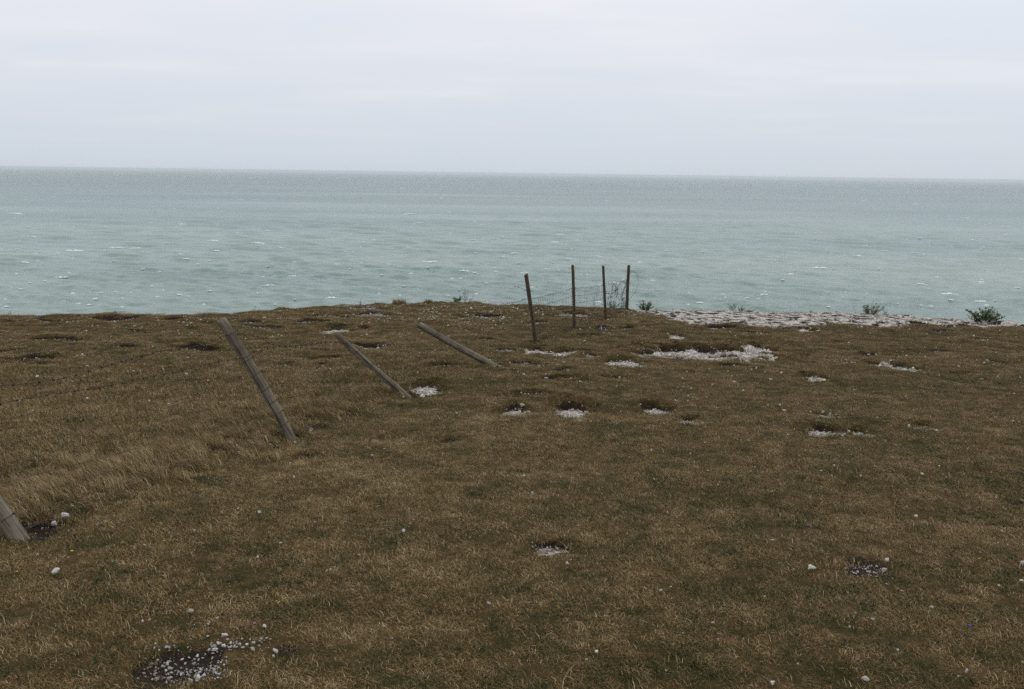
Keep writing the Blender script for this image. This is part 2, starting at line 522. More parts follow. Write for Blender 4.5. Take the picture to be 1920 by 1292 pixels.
def tuft(name, nb, rad, hmin, hmax, wid, lean_lo, lean_hi, mat, seed, wind=(0, 0), tone_mid=.5):
    r = np.random.default_rng(seed)
    ang = r.uniform(0, 2 * PI, nb); rr = rad * np.sqrt(r.uniform(0, 1, nb))
    bx = rr * np.cos(ang); by = rr * np.sin(ang)
    L = r.uniform(hmin, hmax, nb); lean = r.uniform(lean_lo, lean_hi, nb)
    da = r.uniform(0, 2 * PI, nb)
    dx = np.cos(da) + wind[0]; dy = np.sin(da) + wind[1]
    nn = np.hypot(dx, dy) + 1e-6; dx /= nn; dy /= nn
    fa = r.uniform(0, 2 * PI, nb)
    sx = np.cos(fa) * wid * r.uniform(.7, 1.3, nb); sy = np.sin(fa) * wid
    h = L * np.cos(lean); o = L * np.sin(lean)
    z0 = np.full(nb, -.008)
    v = np.zeros((nb, 5, 3))
    v[:, 0] = np.stack([bx - sx, by - sy, z0], -1); v[:, 1] = np.stack([bx + sx, by + sy, z0], -1)
    mx = bx + dx * o * .36; my = by + dy * o * .36; mz = h * .62
    v[:, 2] = np.stack([mx + sx * .8, my + sy * .8, mz], -1); v[:, 3] = np.stack([mx - sx * .8, my - sy * .8, mz], -1)
    v[:, 4] = np.stack([bx + dx * o, by + dy * o, h * r.uniform(.75, 1.05, nb)], -1)
    b = np.arange(nb)[:, None] * 5
    q = b + np.array([[0, 1, 2, 3]]); t = b + np.array([[3, 2, 4]])
    me = mesh_np(name, v.reshape(-1, 3), q, t)
    tone = np.repeat(np.clip(r.normal(tone_mid, .25, nb), -.3, 1.1), 5)
    attr(me, 'tone', tone)
    me.materials.append(mat)
    return me


FENCE_PX = [(-200, 1105), (35, 1010), (546, 822), (762, 745), (926, 688), (1005, 646), (1077, 618), (1136, 601), (1176, 582)]
FP = np.array([ground_px(*p) for p in FENCE_PX])


def fence_side(x, y):
    """positive on the seaward (left) side of the fence line"""
    fx = np.interp(y, FP[:, 1], FP[:, 0])
    return fx - x


def sample_ground(n, ymin=1.3):
    out = []
    tot = 0
    while tot < n:
        y = np.sqrt(rng.uniform(ymin ** 2, 30 ** 2, n)); x = rng.uniform(-1, 1, n) * (.70 * y + 1.6)
        keep = (np.abs(x) < .70 * y + 1.6) & (y < edge_y(x) - .03)
        p = np.stack([x[keep], y[keep]], -1); out.append(p); tot += len(p)
    return np.concatenate(out)[:n]


def build_grass():
    kinds = [tuft('turf', 190, .12, .012, .036, .00110, 1.02, 1.53, M_GRASS, 100 + k, (-.5, -.1)) for k in range(6)]
    kinds += [tuft('turf', 130, .12, .016, .050, .00105, .85, 1.48, M_GRASS, 120 + k, (-.6, -.1)) for k in range(4)]
    kinds += [tuft('stalk', 5, .10, .05, .12, .0012, .6, 1.4, M_GRASS, 140 + k, (-.4, 0), .95) for k in range(2)]
    kinds += [tuft('rosette', 26, .05, .02, .045, .0042, .9, 1.45, M_GRASS, 150 + k, (0, 0), -.12) for k in range(2)]
    q = sample_ground(90000); q = q[q[:, 1] < 9.5][:24000]
    p = np.concatenate([sample_ground(56000), q])
    x, y = p[:, 0], p[:, 1]
    f = pit_fields(x, y); ap = apron(x, y)
    bare = np.maximum(f[1] * (f[1] > .2) + f[2] * .8, ap * 1.05)
    keep = rng.uniform(0, 1, len(x)) > np.clip(bare * 1.6, 0, 1)
    for (sx, sy, sr) in STONE_POS:          # stones lie on trodden-down spots
        keep &= (x - sx) ** 2 + (y - sy + .03) ** 2 > (sr * .8 + .055) ** 2
    x, y = x[keep], y[keep]
    z = full_h(x, y)
    n = len(x)
    left = sstep(-.2, .5, fence_side(x, y)) * sstep(16, 11, y)
    s = rng.uniform(.75, 1.15, n) * (1 + .35 * left)
    hgt = s * (1 + .5 * left) * (.58 + .45 * np.clip(.5 + fbm(x / .8, y / .8, 3, 91), 0, 1))
    idx = np.where(rng.uniform(0, 1, n) < .16 + .5 * left, rng.integers(6, 10, n), rng.integers(0, 6, n))
    u = rng.uniform(0, 1, n); idx = np.where(u < .03, rng.integers(10, 12, n), idx)
    weed = fbm(x / .5, y / .5, 3, 97)
    idx = np.where((u > .6) & (weed > .20 + .5 * (u - .6)), rng.integers(12, 14, n), idx)
    rot = np.stack([rng.normal(0, .08, n), rng.normal(0, .08, n), rng.uniform(-.8, .8, n)], -1)
    scatter('grass', np.stack([x, y, z], -1), rot, np.stack([s, s, hgt], -1), idx, kinds,
            'short dry brown and olive turf covering the clifftop', 'grass')


def build_tall_grass():
    kinds = [tuft('tall', 80, .09, .09, .22, .0019, .35, 1.15, M_TALL, 200 + k, (-1.5, -.2)) for k in range(6)]
    strip = np.array([ground_px(*q) for q in [(20, 965), (130, 925), (260, 885), (380, 850), (470, 815), (560, 785), (640, 765), (740, 735)]])
    dens = [.7, .8, 1.0, 1.0, .9, .7, .55, .3]; half = [.22, .26, .34, .45, .42, .36, .25, .2]
    pts = []
    for _ in range(2100):
        t = random.uniform(0, len(strip) - 1.001); i = int(t); fr = t - i
        if random.random() > dens[i] * (1 - fr) + dens[i + 1] * fr: continue
        c = strip[i] * (1 - fr) + strip[i + 1] * fr
        w = half[i] * (1 - fr) + half[i + 1] * fr
        pts.append((c[0] + random.gauss(-.05, w * .6), c[1] + random.gauss(.0, w)))
    for px, py, nn, sp in [(1020, 622, 26, .45), (1052, 625, 20, .35), (885, 672, 20, .3)]:
        c = ground_px(px, py)
        for _ in range(nn): pts.append((c[0] + random.gauss(0, sp * .6), c[1] + random.gauss(0, sp)))
    p = np.array(pts); x, y = p[:, 0], p[:, 1]
    cl = .5 + fbm(x / .35, y / .35, 2, 95)
    keep = cl > .40
    x, y, cl = x[keep], y[keep], cl[keep]
    n = len(x); z = full_h(x, y)
    s = rng.uniform(.4, .88, n) * np.clip(cl + .35, .5, 1.1)
    s = np.where(y > 12, s * .6, s)
    rot = np.stack([rng.normal(0, .08, n), rng.normal(-.05, .1, n), rng.uniform(-.5, .5, n)], -1)
    scatter('long_grass', np.stack([x, y, z], -1), rot, np.stack([s, s, s], -1), rng.integers(0, 6, n), kinds,
            'long bleached grass bending over along the broken fence', 'long grass')



# ------------------------------------------------------------------ chalk stones
def stone_mesh(seed, flat=.65, mat=None):
    r = np.random.default_rng(seed)
    import bmesh
    bm = bmesh.new(); bmesh.ops.create_icosphere(bm, subdivisions=3, radius=1.0)
    v = np.array([p.co[:] for p in bm.verts])
    for _ in range(13):
        n = r.normal(size=3); n /= np.linalg.norm(n); c = r.uniform(.42, .85)
        d = np.maximum(0, v @ n - c); v = v - d[:, None] * n * .92
    ph = r.uniform(0, 6, 6)
    dsp = .06 * (np.sin(3 * v[:, 0] + ph[0]) + np.sin(3.5 * v[:, 1] + ph[1]) + np.sin(4 * v[:, 2] + ph[2])) + .025 * np.sin(9 * v[:, 0] + 7 * v[:, 1] + ph[3])
    v = v * (1 + dsp[:, None])
    v *= np.array([1.0, r.uniform(.62, .9), flat * r.uniform(.75, 1.15)])
    for p, c in zip(bm.verts, v): p.co = c
    me = bpy.data.meshes.new('chalk_stone'); bm.to_mesh(me); bm.free()
    me.materials.append(mat or M_CHALK)
    return me


STONES = [stone_mesh(300 + k) for k in range(10)]
stone_protos = []
n_stones = 0
STONE_POS = []


def stone(px, py, wpx, label, group=None, k=None):
    """one chalk stone whose middle shows at this point of the ground"""
    global n_stones
    c = ground_px(px, py)
    d = math.hypot(c[0], c[1])
    r = wpx / 2 / FPX * d * 1.05
    x, y = c[0], c[1]
    kk = random.randrange(len(STONES)) if k is None else k
    if not stone_protos:
        o = link('chalk_stone', STONES[kk]); stone_protos.append(o)
    else:
        o = stone_protos[0].copy(); COL.objects.link(o); o.data = STONES[kk]
    o.location = (x, y, H(x, y) + r * .36 + (.012 if wpx > 4 else .006))
    o.scale = (r, r, r); o.rotation_euler = (random.uniform(-.3, .3), random.uniform(-.3, .3), random.uniform(-.7, .7))
    if any(q in label for q in (' long ', ' flat ', ' wide ', ' slab', 'flat white')): o.scale = (1.1 * r, .8 * r, .62 * r)
    tag(o, label, 'stone')
    if group: o['group'] = group
    else:
        if 'group' in o: del o['group']
    n_stones += 1; STONE_POS.append((x, y, r))
    return o


LONE = [
    (105, 1081, 19, 'fist sized white chalk lump alone on turf below the cut off post'),
    (1118, 1230, 13, 'rounded white chalk stone in the middle of the nearest bare turf'),
    (1622, 1279, 16, 'largest white chalk stone near the bottom right corner'),
    (1447, 1289, 13, 'chalk stone half cut off by the bottom edge of the picture'),
    (917, 1137, 11, 'pale chalk stone on turf between the two soil scrapes'),
    (1662, 1059, 13, 'square white chalk block on the rim of the stony soil patch'),
    (1657, 1068, 13, 'flat tan stone touching the square chalk block'),
    (1520, 1071, 19, 'wide flat tan stone lying beside the stony soil patch'),
    (1717, 970, 11, 'flat white chalk stone on turf beyond the stony soil patch'),
    (1916, 1066, 12, 'white chalk stone clipped by the right edge, the farther of two'),
    (1914, 1093, 9, 'thin chalk chip clipped by the right edge, the nearer of two'),
    (1336, 1171, 8, 'small pointed chalk stone alone in dark turf'),
    (1238, 1111, 8, 'small round chalk stone alone on brown turf'),
    (1447, 1021, 8, 'small flat chalk stone above the wide tan stone'),
    (1727, 898, 8, 'small chalk stone alone on the open brown turf'),
    (1063, 1066, 9, 'chalk chip just below the central soil hollow'),
    (613, 1077, 7, 'small greyish chalk stone in turf below the leaning post'),
    (554, 831, 9, 'flat white stone at the foot of the tall leaning post'),
    (102, 986, 15, 'white chalk lump beside the cut off post, the nearer of a pair'),
    (125, 981, 17, 'long white chalk lump beside the cut off post, the farther of a pair'),
    (316, 764, 10, 'white stone behind the sagging netting, largest there'),
    (280, 754, 8, 'jagged white stone behind the middle of the sagging netting'),
    (516, 1229, 17, 'long white chalk slab at the end of the pebble line'),
    (421, 1204, 14, 'tilted long chalk piece above the pebble line'),
    (320, 1257, 12, 'round pale stone lying on the dark soil scrape'),
    (372, 1278, 14, 'broad oval stone at the lower rim of the dark soil scrape'),
    (357, 1150, 14, 'broken chalk piece in turf above the dark soil scrape'),
    (1357, 618, 9, 'white stone in a dark hollow near the cliff edge shingle'),
    (1712, 692, 8, 'white stone at the end of the thin chalk strip'),
    (1375, 717, 8, 'flat white stone below the long chalk trench, first of two'),
    (1445, 717, 8, 'flat white stone below the long chalk trench, farther from the posts'),
    (526, 1018, 7, 'small upright chalk stone in turf beyond the soil scrape'),
    (483, 1046, 8, 'chalk chip with grit around it in open turf'),
    (1593, 1184, 6, 'tiny white chalk stone alone below the stony soil patch'),
    (366, 1002, 6, 'small square white stone in turf below the long grass'),
    (70, 710, 8, 'wide pale stone behind the upper barbed strand'),
    (163, 750, 8, 'flat chalk stone just under the lower barbed strand'),
    (137, 953, 7, 'white chip under the long grass beside the cut off post'),
]
for (px, py, w, lab) in LONE: stone(px, py, w, lab)

SCRAPE = [(393, 1167, 6), (391, 1172, 6), (268, 1169, 7), (281, 1166, 6), (390, 1204, 6), (292, 1210, 5), (497, 1179, 9), (296, 1238, 7), (315, 1247, 9), (311, 1260, 7),
          (370, 1230, 9), (364, 1237, 6), (380, 1234, 5), (382, 1275, 9), (403, 1266, 10), (374, 1264, 7), (321, 1275, 7), (342, 1237, 8), (421, 1257, 5), (425, 1250, 5), (415, 1252, 5),
          (300, 1228, 5), (335, 1225, 4), (350, 1258, 5), (360, 1284, 6), (395, 1257, 5), (410, 1247, 5), (388, 1262, 5), (340, 1270, 5), (355, 1268, 4), (330, 1245, 4)]
LINE = [(455, 1204, 6), (463, 1217, 11), (475, 1213, 9), (475, 1224, 11), (440, 1224, 9), (450, 1219, 10), (419, 1218, 11), (403, 1223, 13), (393, 1222, 10), (433, 1217, 8),
        (490, 1206, 7), (500, 1206, 6), (513, 1239, 9), (427, 1209, 7), (444, 1212, 5), (410, 1215, 8), (469, 1205, 5), (507, 1208, 5), (398, 1214, 5), (385, 1226, 6), (430, 1225, 6), (486, 1218, 5)]
for (px, py, w) in SCRAPE: stone(px, py, w, 'small white chalk pebble scattered on the dark soil scrape', 'pebbles on the dark soil scrape')
for (px, py, w) in LINE: stone(px, py, w, 'chalk lump in the pebble line beside the dark soil scrape', 'chalk lumps in the pebble line')


def cluster(px, py, hw, hh, n, wlo, whi, label, group):
    for _ in range(n):
        a = random.uniform(0, 2 * PI); r = math.sqrt(random.random())
        stone(px + hw * r * math.cos(a), py + hh * r * math.sin(a), random.uniform(wlo, whi), label, group)


cluster(1032, 1028, 36, 9, 20, 3, 6, 'white chalk chip in the small central soil hollow', 'chips in the central soil hollow')
cluster(1625, 1066, 34, 11, 18, 3, 6, 'small chalk chip in the stony soil patch', 'chips in the stony soil patch')
cluster(1072, 770, 24, 9, 18, 3, 6, 'chalk rubble piece on the floor of the deep round hollow', 'rubble in the deep round hollow')
cluster(974, 770, 20, 5, 11, 3, 7, 'chalk rubble piece in the hollow beside the deep round one', 'rubble in the small neighbouring hollow')
cluster(1228, 768, 26, 5, 10, 3, 5.5, 'chalk rubble piece in the crescent hollow past the deep round one', 'rubble in the crescent hollow')
cluster(1296, 789, 20, 4, 8, 3, 5.5, 'chalk rubble piece in the shallow dip with bluish chips', 'rubble in the shallow dip')
cluster(1315, 665, 98, 5, 24, 3, 5.5, 'chalk lump on the floor of the long white trench', 'lumps in the long white trench')
cluster(1170, 682, 30, 5, 12, 3, 5.5, 'chalk lump in the white patch at the near end of the trench', 'lumps in the patch by the trench')
cluster(1545, 809, 32, 6, 10, 3, 5.5, 'chalk piece in the broad shallow hollow on open turf', 'pieces in the broad shallow hollow')
cluster(800, 731, 26, 6, 10, 2.5, 5, 'chalk piece in the hollow at the foot of the thin slanting post', 'pieces at the thin slanting post')
cluster(495, 838, 34, 8, 9, 3, 6, 'chalk chip in worn turf before the tall leaning post', 'chips before the tall leaning post')
cluster(1002, 660, 20, 4, 9, 2.5, 5, 'chalk chip at the foot of the first standing post', 'chips at the first standing post')

build_grass()
build_tall_grass()


# everything smaller: one mass of rubble
def build_rubble():
    P = []; S = []; LOOSE = []
    def put(x, y, r): P.append((x, y)); S.append(r)
    for (cx, cy, a, b, ch, so, dp) in PW:
        n = int(min(900, 1000 * a * b * ch + (160 if cy > 9 else 500) * a * b * so))
        for _ in range(n):
            an = random.uniform(0, 2 * PI); r = math.sqrt(random.random()) * .95
            put(cx + a * r * math.cos(an), cy + b * r * math.sin(an) - .12 * b, min(.034 if cy > 8 else .009, (.0060 if cy > 8 else .0030) * math.exp(abs(random.gauss(0, .7)))))
    # shingle on the cliff edge
    n = 9000
    x = rng.uniform(AP[0, 0] - .5, 21, n); y = rng.uniform(16, 30, n)
    am = apron(x, y) * (.55 + .7 * perlin(x / .8, y / 1.3, 33)); ey = edge_y(x)
    k = (rng.uniform(0, 1, n) < am * 1.3) & (y < ey - .02)
    for xx, yy in zip(x[k], y[k]): put(xx, yy, min(.07, .016 * math.exp(abs(random.gauss(0, .65)))))
    # loose bits all over the turf, thicker where it is worn
    q = sample_ground(7000, 2.0)
    dn = np.clip(.12 + 1.4 * fbm(q[:, 0] / 1.3, q[:, 1] / 1.3, 3, 77), .03, 1) * (.6 + .6 * sstep(9, 19, q[:, 1]))
    q = q[rng.uniform(0, 1, len(q)) < dn]
    for xx, yy in q: LOOSE.append(len(P)); put(xx, yy, min(.030, .0048 * math.exp(abs(random.gauss(0, .55))) * (1 + .07 * yy)))
    q = sample_ground(70000, 2.0); q = q[q[:, 1] < 16]
    q = q[rng.uniform(0, 1, len(q)) < np.clip(.02 + .35 * fbm(q[:, 0] / .8, q[:, 1] / .8, 3, 79), .012, .2)]
    for xx, yy in q: LOOSE.append(len(P)); put(xx, yy, min(.018, (.0028 + .00022 * yy) * math.exp(abs(random.gauss(0, .6)))))
    for (px, py, hw, hh, nn) in [(448, 1214, 62, 16, 70), (345, 1248, 84, 38, 210), (385, 1268, 50, 16, 130), (390, 1165, 130, 30, 40), (1035, 1028, 44, 12, 60), (1625, 1066, 44, 14, 80), (110, 984, 50, 8, 25)]:
        for _ in range(nn):
            an = random.uniform(0, 2 * PI); rr = math.sqrt(random.random())
            c = ground_px(px + hw * rr * math.cos(an), py + hh * rr * math.sin(an))
            put(c[0], c[1], min(.011, .0019 * math.exp(abs(random.gauss(0, .7)))))
    # cliff edge litter left of the posts
    for _ in range(900):
        px = random.gauss(900, 120) if random.random() < .6 else random.uniform(0, 1180); py = random.uniform(572, 606)
        c = ground_px(px, py)
        if c[1] < float(edge_y(c[0])) - .05: put(c[0], c[1], min(.05, .011 * math.exp(abs(random.gauss(0, .6)))))
    P = np.array(P); S = np.array(S)
    z = full_h(P[:, 0], P[:, 1]) + S * .25 + .004
    z[LOOSE] += .016
    n = len(P)
    rot = np.stack([rng.normal(0, .4, n), rng.normal(0, .4, n), rng.uniform(0, 6.28, n)], -1)
    low = [stone_mesh(400 + k, .6, M_RUBBLE) for k in range(6)]
    scatter('chalk_rubble', np.column_stack([P, z]), rot, np.stack([S, S, S], -1), rng.integers(0, 6, n), low,
            'countless small chalk fragments strewn over turf and hollows', 'rubble')


build_rubble()

# ------------------------------------------------------------------ fence posts
POSTS = []


def post(base_px, top_px, rad, mat, label, ties=(), seed=0, depth_lean=0.0, taper=.92, knot=None, bend=0.0):
    g = ground_px(*base_px)
    B = np.array([g[0], g[1], H(g[0], g[1])])
    y0 = B[1]
    Bp = at_depth(base_px[0], base_px[1], y0)
    B = np.array([Bp[0], Bp[1], min(Bp[2], B[2] + .02)])
    T = at_depth(top_px[0], top_px[1], y0 + depth_lean)
    ax = Vector(T - B); L = ax.length; ax.normalize()
    r = random.Random(seed)
    NS, NR = 24, 46
    vs = []; fs = []
    ph = [r.uniform(0, 6.28) for _ in range(6)]
    below = .35
    for i in range(NR + 1):
        z = -below + (L + below) * i / NR
        t = z / L
        rr = rad * (1 + (taper - 1) * max(t, 0))
        cx = bend * math.sin(PI * max(0, min(1, t))) + .004 * math.sin(5 * t + ph[0]); cy = .004 * math.sin(6 * t + ph[1])
        for k in range(NS):
            a = 2 * PI * k / NS
            q = rr * (1 + .05 * math.sin(2 * a + ph[2] + t) + .035 * math.sin(3 * a + ph[3] - 2 * t) + .03 * math.sin(9 * t + a + ph[4]) + .02 * r.uniform(-1, 1))
            if knot:
                q += rad * .35 * math.exp(-((t - knot[0]) / .018) ** 2) * max(0, math.cos(a - knot[1])) ** 2
            zz = z
            if i == NR: zz = z + .012 * math.cos(a + ph[5]) + r.uniform(-.003, .003)
            vs.append((cx + q * math.cos(a), cy + q * math.sin(a), zz))
    for i in range(NR):
        for k in range(NS):
            k2 = (k + 1) % NS
            fs.append((i * NS + k, i * NS + k2, (i + 1) * NS + k2, (i + 1) * NS + k))
    # weathered top: a slightly chamfered ring and a sunk centre
    b0 = NR * NS
    ring = len(vs)
    for k in range(NS):
        x, y, z = vs[b0 + k]
        vs.append((x * .86, y * .86, z + .006))
    for k in range(NS):
        k2 = (k + 1) % NS
        fs.append((b0 + k, b0 + k2, ring + k2, ring + k))
    ce = len(vs); vs.append((0, 0, L + .001))
    for k in range(NS): fs.append((ring + k, ring + (k + 1) % NS, ce))
    mb = MB(); mb.v = vs; mb.f = fs
    o = mb.build('fence_post', mat)
    q = Vector((0, 0, 1)).rotation_difference(ax)
    o.rotation_mode = 'QUATERNION'; o.rotation_quaternion = q; o.location = B
    tag(o, label, 'fence post', 'posts of the broken clifftop fence')
    for j, t in enumerate(ties):
        m2 = MB(); rr = rad * (1 + (taper - 1) * t) + .006
        cx = bend * math.sin(PI * t)
        sl = r.uniform(-.012, .012)
        m2.tube([(cx + rr * math.cos(a), rr * math.sin(a), L * t + sl * math.cos(a)) for a in np.linspace(-.4, 2 * PI + .3, 26)], .0016, 5)
        # the twisted end of the tie
        m2.tube([(cx + rr, 0, L * t + sl), (cx + rr + .012, -.006, L * t + .006), (cx + rr + .02, .002, L * t - .004), (cx + rr + .032, -.004, L * t + .004)], .0035, 5)
        m2.build('wire_tie', M_WIRE, o)

    def on(t, side=0.0):
        return B + np.array(ax) * L * t + np.array([side, 0, 0])
    POSTS.append(on)
    return on


P1 = post((36, 1010), (-196, 690), .052, M_WOOD, 'thick grey fence post cut off by the picture edge beside a pair of chalk lumps', (.12, .26, .5, .7), 1)
P2 = post((546, 822), (416, 600), .043, M_WOOD, 'tall leaning grey fence post bound with wire loops at the end of the long grass', (.12, .21, .30, .41, .54, .66, .69, .885), 2, taper=1.02, knot=(.885, .3), bend=.012)
P3 = post((763, 745), (630, 627), .041, M_WOOD, 'thin slanting fence post with a chalky hollow at its foot', (.25, .5, .72), 3, taper=.85)
P4 = post((927, 688), (786, 609), .052, M_WOOD, 'almost fallen fence post lying lowest over the turf', (.3, .58, .78), 4, taper=.95)
P5 = post((1006, 646), (986, 515), .040, M_WOOD_B, 'tilted fence post holding the start of the standing netting', (.42, .60, .71, .76), 5)
P6 = post((1077, 618), (1074, 498), .036, M_WOOD_L, 'upright fence post stained yellow with lichen', (.45, .66, .8), 6)
P7 = post((1136, 601), (1131, 499), .037, M_WOOD_B, 'dark slim fence post between lichen post and cliff edge post', (.45, .68), 7)
P8 = post((1175, 583), (1179, 498), .045, M_WOOD_B, 'fence post nearest the cliff edge beside a bent wire loop', (.15, .62, .7, .84), 8)


# ------------------------------------------------------------------ wire
def resample(pts, step):
    pts = [np.array(p, float) for p in pts]
    # Catmull-Rom through the points
    P = [pts[0]] + pts + [pts[-1]]
    out = []
    for i in range(1, len(P) - 2):
        n = max(2, int(np.linalg.norm(P[i + 1] - P[i]) / step))
        for k in range(n):
            t = k / n
            out.append(.5 * ((2 * P[i]) + (-P[i - 1] + P[i + 1]) * t + (2 * P[i - 1] - 5 * P[i] + 4 * P[i + 1] - P[i + 2]) * t * t + (-P[i - 1] + 3 * P[i] - 3 * P[i + 1] + P[i + 2]) * t ** 3))
    out.append(pts[-1])
    return out


def barbed(name, pts, label, spacing=.105, rad=.0018, cat='barbed wire'):
    c = resample(pts, .02)
    mb = MB()
    for ph in (0, PI):
        tw = []
        for i, p in enumerate(c):
            a = i * .9 + ph
            tw.append(p + np.array([0, math.cos(a), math.sin(a)]) * rad * .9)
        mb.tube(tw, rad * .8, 4)
    acc = 0.0
    for i in range(1, len(c)):
        acc += np.linalg.norm(c[i] - c[i - 1])
        if acc >= spacing:
            acc = random.uniform(-.01, .01)
            p = c[i]
            for _ in range(2):
                a = random.uniform(0, PI)
                d = np.array([random.uniform(-.3, .3), math.cos(a), math.sin(a)]) * .016
                mb.tube([p - d, p + d], .0019, 4)
            mb.tube([p - np.array([.008, 0, 0]), p + np.array([.008, 0, 0])], .0058, 5)
    o = mb.build(name, M_WIRE)
    tag(o, label, cat)
    return o


def wire(name, pts, label, rad=.002, mat=None, cat='wire'):
    mb = MB(); mb.tube(resample(pts, .04), rad, 5)
    o = mb.build(name, mat or M_WIRE)
    return tag(o, label, cat)


def netting(spans, rows, step, label, sag=.03, rad=.0014, wob=.008, seed=0, crumple=None, drop=0.0):
    """stock netting hung on posts; rows = heights as fractions of the post"""
    r = random.Random(seed)
    mb = MB()
    kk = 0
    for si, (A, B, off) in enumerate(spans):
        L = np.linalg.norm(B(.4) - A(.4)); n = max(3, int(L / step)); cr = crumple[si] if crumple else 0.0

        def pt(s, t, jitter=True):
            p = A(t) * (1 - s) + B(t) * s
            p = p + np.array([0, off, -4 * sag * s * (1 - s)])
            e = 4 * s * (1 - s)
            px_ = perlin(np.array([s * L * 1.7 + 10 * si]), np.array([t * 4 + seed]), 5)[0]
            py_ = perlin(np.array([s * L * 1.5 + 20 * si]), np.array([t * 3 + 9 + seed]), 6)[0]
            p = p + np.array([px_, py_, .5 * px_]) * (wob * 3 + cr) * min(1, e * 2 + .1)
            if cr:
                qx = perlin(np.array([s * L * 7]), np.array([t * 15]), 7)[0]; qz = perlin(np.array([s * L * 6 + 4]), np.array([t * 13]), 9)[0]
                p = p + np.array([qx, qx, qz]) * cr * .8 * min(1, e * 1.5)
            return p
        rr = rows
        for t in rr:
            m = max(8, n * 2)
            mb.tube([pt(i / m, t) for i in range(m + 1)], rad * 1.15, 4)
        for i in range(n + 1):
            s = (i + .5) / (n + 1) if True else 0
            pts = []
            sk = r.uniform(-.3, .3) * step * wob * 30 / L
            for j, t in enumerate(rr):
                pts.append(pt(min(.999, max(.001, s + sk * math.sin(2.2 * j + i))), t))
                if j + 1 < len(rr):
                    tm = (t + rr[j + 1]) / 2
                    pts.append(pt(min(.999, max(.001, s + sk * math.sin(2.2 * j + 1.1 + i) + r.uniform(-.1, .1) * step / L)), tm))
            mb.tube(pts, rad, 4)
            for j, t in enumerate(rr):       # the knots
                p = pt(min(.999, max(.001, s + sk * math.sin(2.2 * j + i))), t)
                mb.tube([p + np.array([0, 0, -.006]), p + np.array([0, 0, .006])], rad * 2.1, 4)
    o = mb.build('wire_netting', M_WIRE)
    return tag(o, label, 'wire netting')


yA = P1(.7)[1]; yB = P2(.7)[1]


def span_px(pts, xa, ya, xb, yb):
    """points of a strand between two posts: seen point plus distance along the fence"""
    out = []
    for (px, py) in pts:
        s = (px - xa) / (xb - xa)
        # perspective interpolation of the distance
        y = 1 / ((1 - s) / ya + s / yb)
        out.append(at_depth(px, py, y))
    return out


barbed('barbed_wire', [P1(.86)] + span_px([(5, 723), (78, 716), (143, 703), (219, 680), (263, 669), (297, 659), (339, 654), (378, 646)], -165, P1(.86)[1], 430, P2(.885)[1]) + [P2(.885)],
       'upper slack barbed strand sagging from the tall leaning post')
barbed('barbed_wire', [P1(.70)] + span_px([(0, 757), (45, 748), (100, 739), (200, 724), (260, 711), (330, 697), (398, 681)], -130, P1(.7)[1], 450, P2(.69)[1]) + [P2(.69)],
       'lower barbed strand running along the top of the sagging netting')
barbed('barbed_wire', [P2(.885)] + span_px([(470, 629), (490, 633), (515, 647), (565, 647), (600, 643), (630, 641)], 433, P2(.88)[1], 650, P3(.85)[1]) + [P3(.85)],
       'upper drooping barbed strand between the tall post and the slanting post')
barbed('barbed_wire', [P2(.73)] + span_px([(487, 658), (506, 653), (530, 650), (572, 652), (620, 656)], 452, P2(.73)[1], 662, P3(.74)[1]) + [P3(.74)],
       'lower drooping barbed strand between the tall post and the slanting post')
netting([(P1, P2, -.05)], [.05, .13, .22, .31, .41, .53, .655], .145, 'sagging wire netting stretched from the cut off post to the tall leaning post', .035, .0012, .008, 1)
netting([(P2, P3, -.02)], [.06, .16, .26, .38, .50, .62], .15, 'collapsed wire netting between the tall leaning and thin slanting posts', .05, .0010, .012, 2)
netting([(P5, P6, -.045), (P6, P7, -.045), (P7, P8, -.04)], [.03, .12, .21, .31, .42, .54, .66], .13,
        'standing wire netting sagging across the four upright posts and crumpled at its end', .02, .0027, .008, 3, [0, .02, .11])
wire('loose_wire', [P4(.8)] + [at_depth(px, py, P4(.8)[1]) for px, py in [(770, 612), (768, 625), (769, 640), (764, 652)]] + [np.array([*ground_px(762, 668)[:2], H(*ground_px(762, 668)[:2]) + .01])],
     'thin wire dangling from the almost fallen post to the turf', .0016)
barbed('barbed_wire', [P5(.76), at_depth(977, 540, P5(.7)[1] - .1), at_depth(970, 538, P5(.7)[1] - .15), at_depth(963, 537, P5(.7)[1] - .2)],
       'short snapped barbed end sticking out of the tilted post', .07)
yb = P5(.6)[1]
barbed('barbed_wire', [P5(.66), at_depth(984, 561, yb), at_depth(976, 564, yb + .3), at_depth(965, 567.5, yb + .7), at_depth(955, 568, yb + 1.1), at_depth(943, 573, yb + 1.3), at_depth(925, 583, yb + 1.3)],
       'trailing barbed strand dropping from the tilted post to the ground')
y8 = P8(.5)[1]
wire('loose_wire', [P8(.86), at_depth(1185, 508, y8 - .05), at_depth(1191, 511, y8), at_depth(1195.5, 519, y8), at_depth(1196.5, 530, y8), at_depth(1193, 543, y8 - .05), at_depth(1186, 554, y8 - .08), at_depth(1178, 563, y8 - .1), at_depth(1170, 573, y8 - .1), at_depth(1163, 577, y8 - .1)],
     'long bent wire loop springing out beside the cliff edge post', .0038)
barbed('barbed_wire', [P7(.5), at_depth(1140, 550, y8 - 2), at_depth(1145, 551.5, y8 - 1.6), at_depth(1152, 547, y8 - 1.1), at_depth(1160, 536, y8 - .6), at_depth(1168, 527, y8 - .3), P8(.72)],
       'slack barbed strand looping up to the cliff edge post', .1, .0035)


def on_ground(px, py, up=.01):
    g = ground_px(px, py)
    return np.array([g[0], g[1], H(g[0], g[1]) + up])


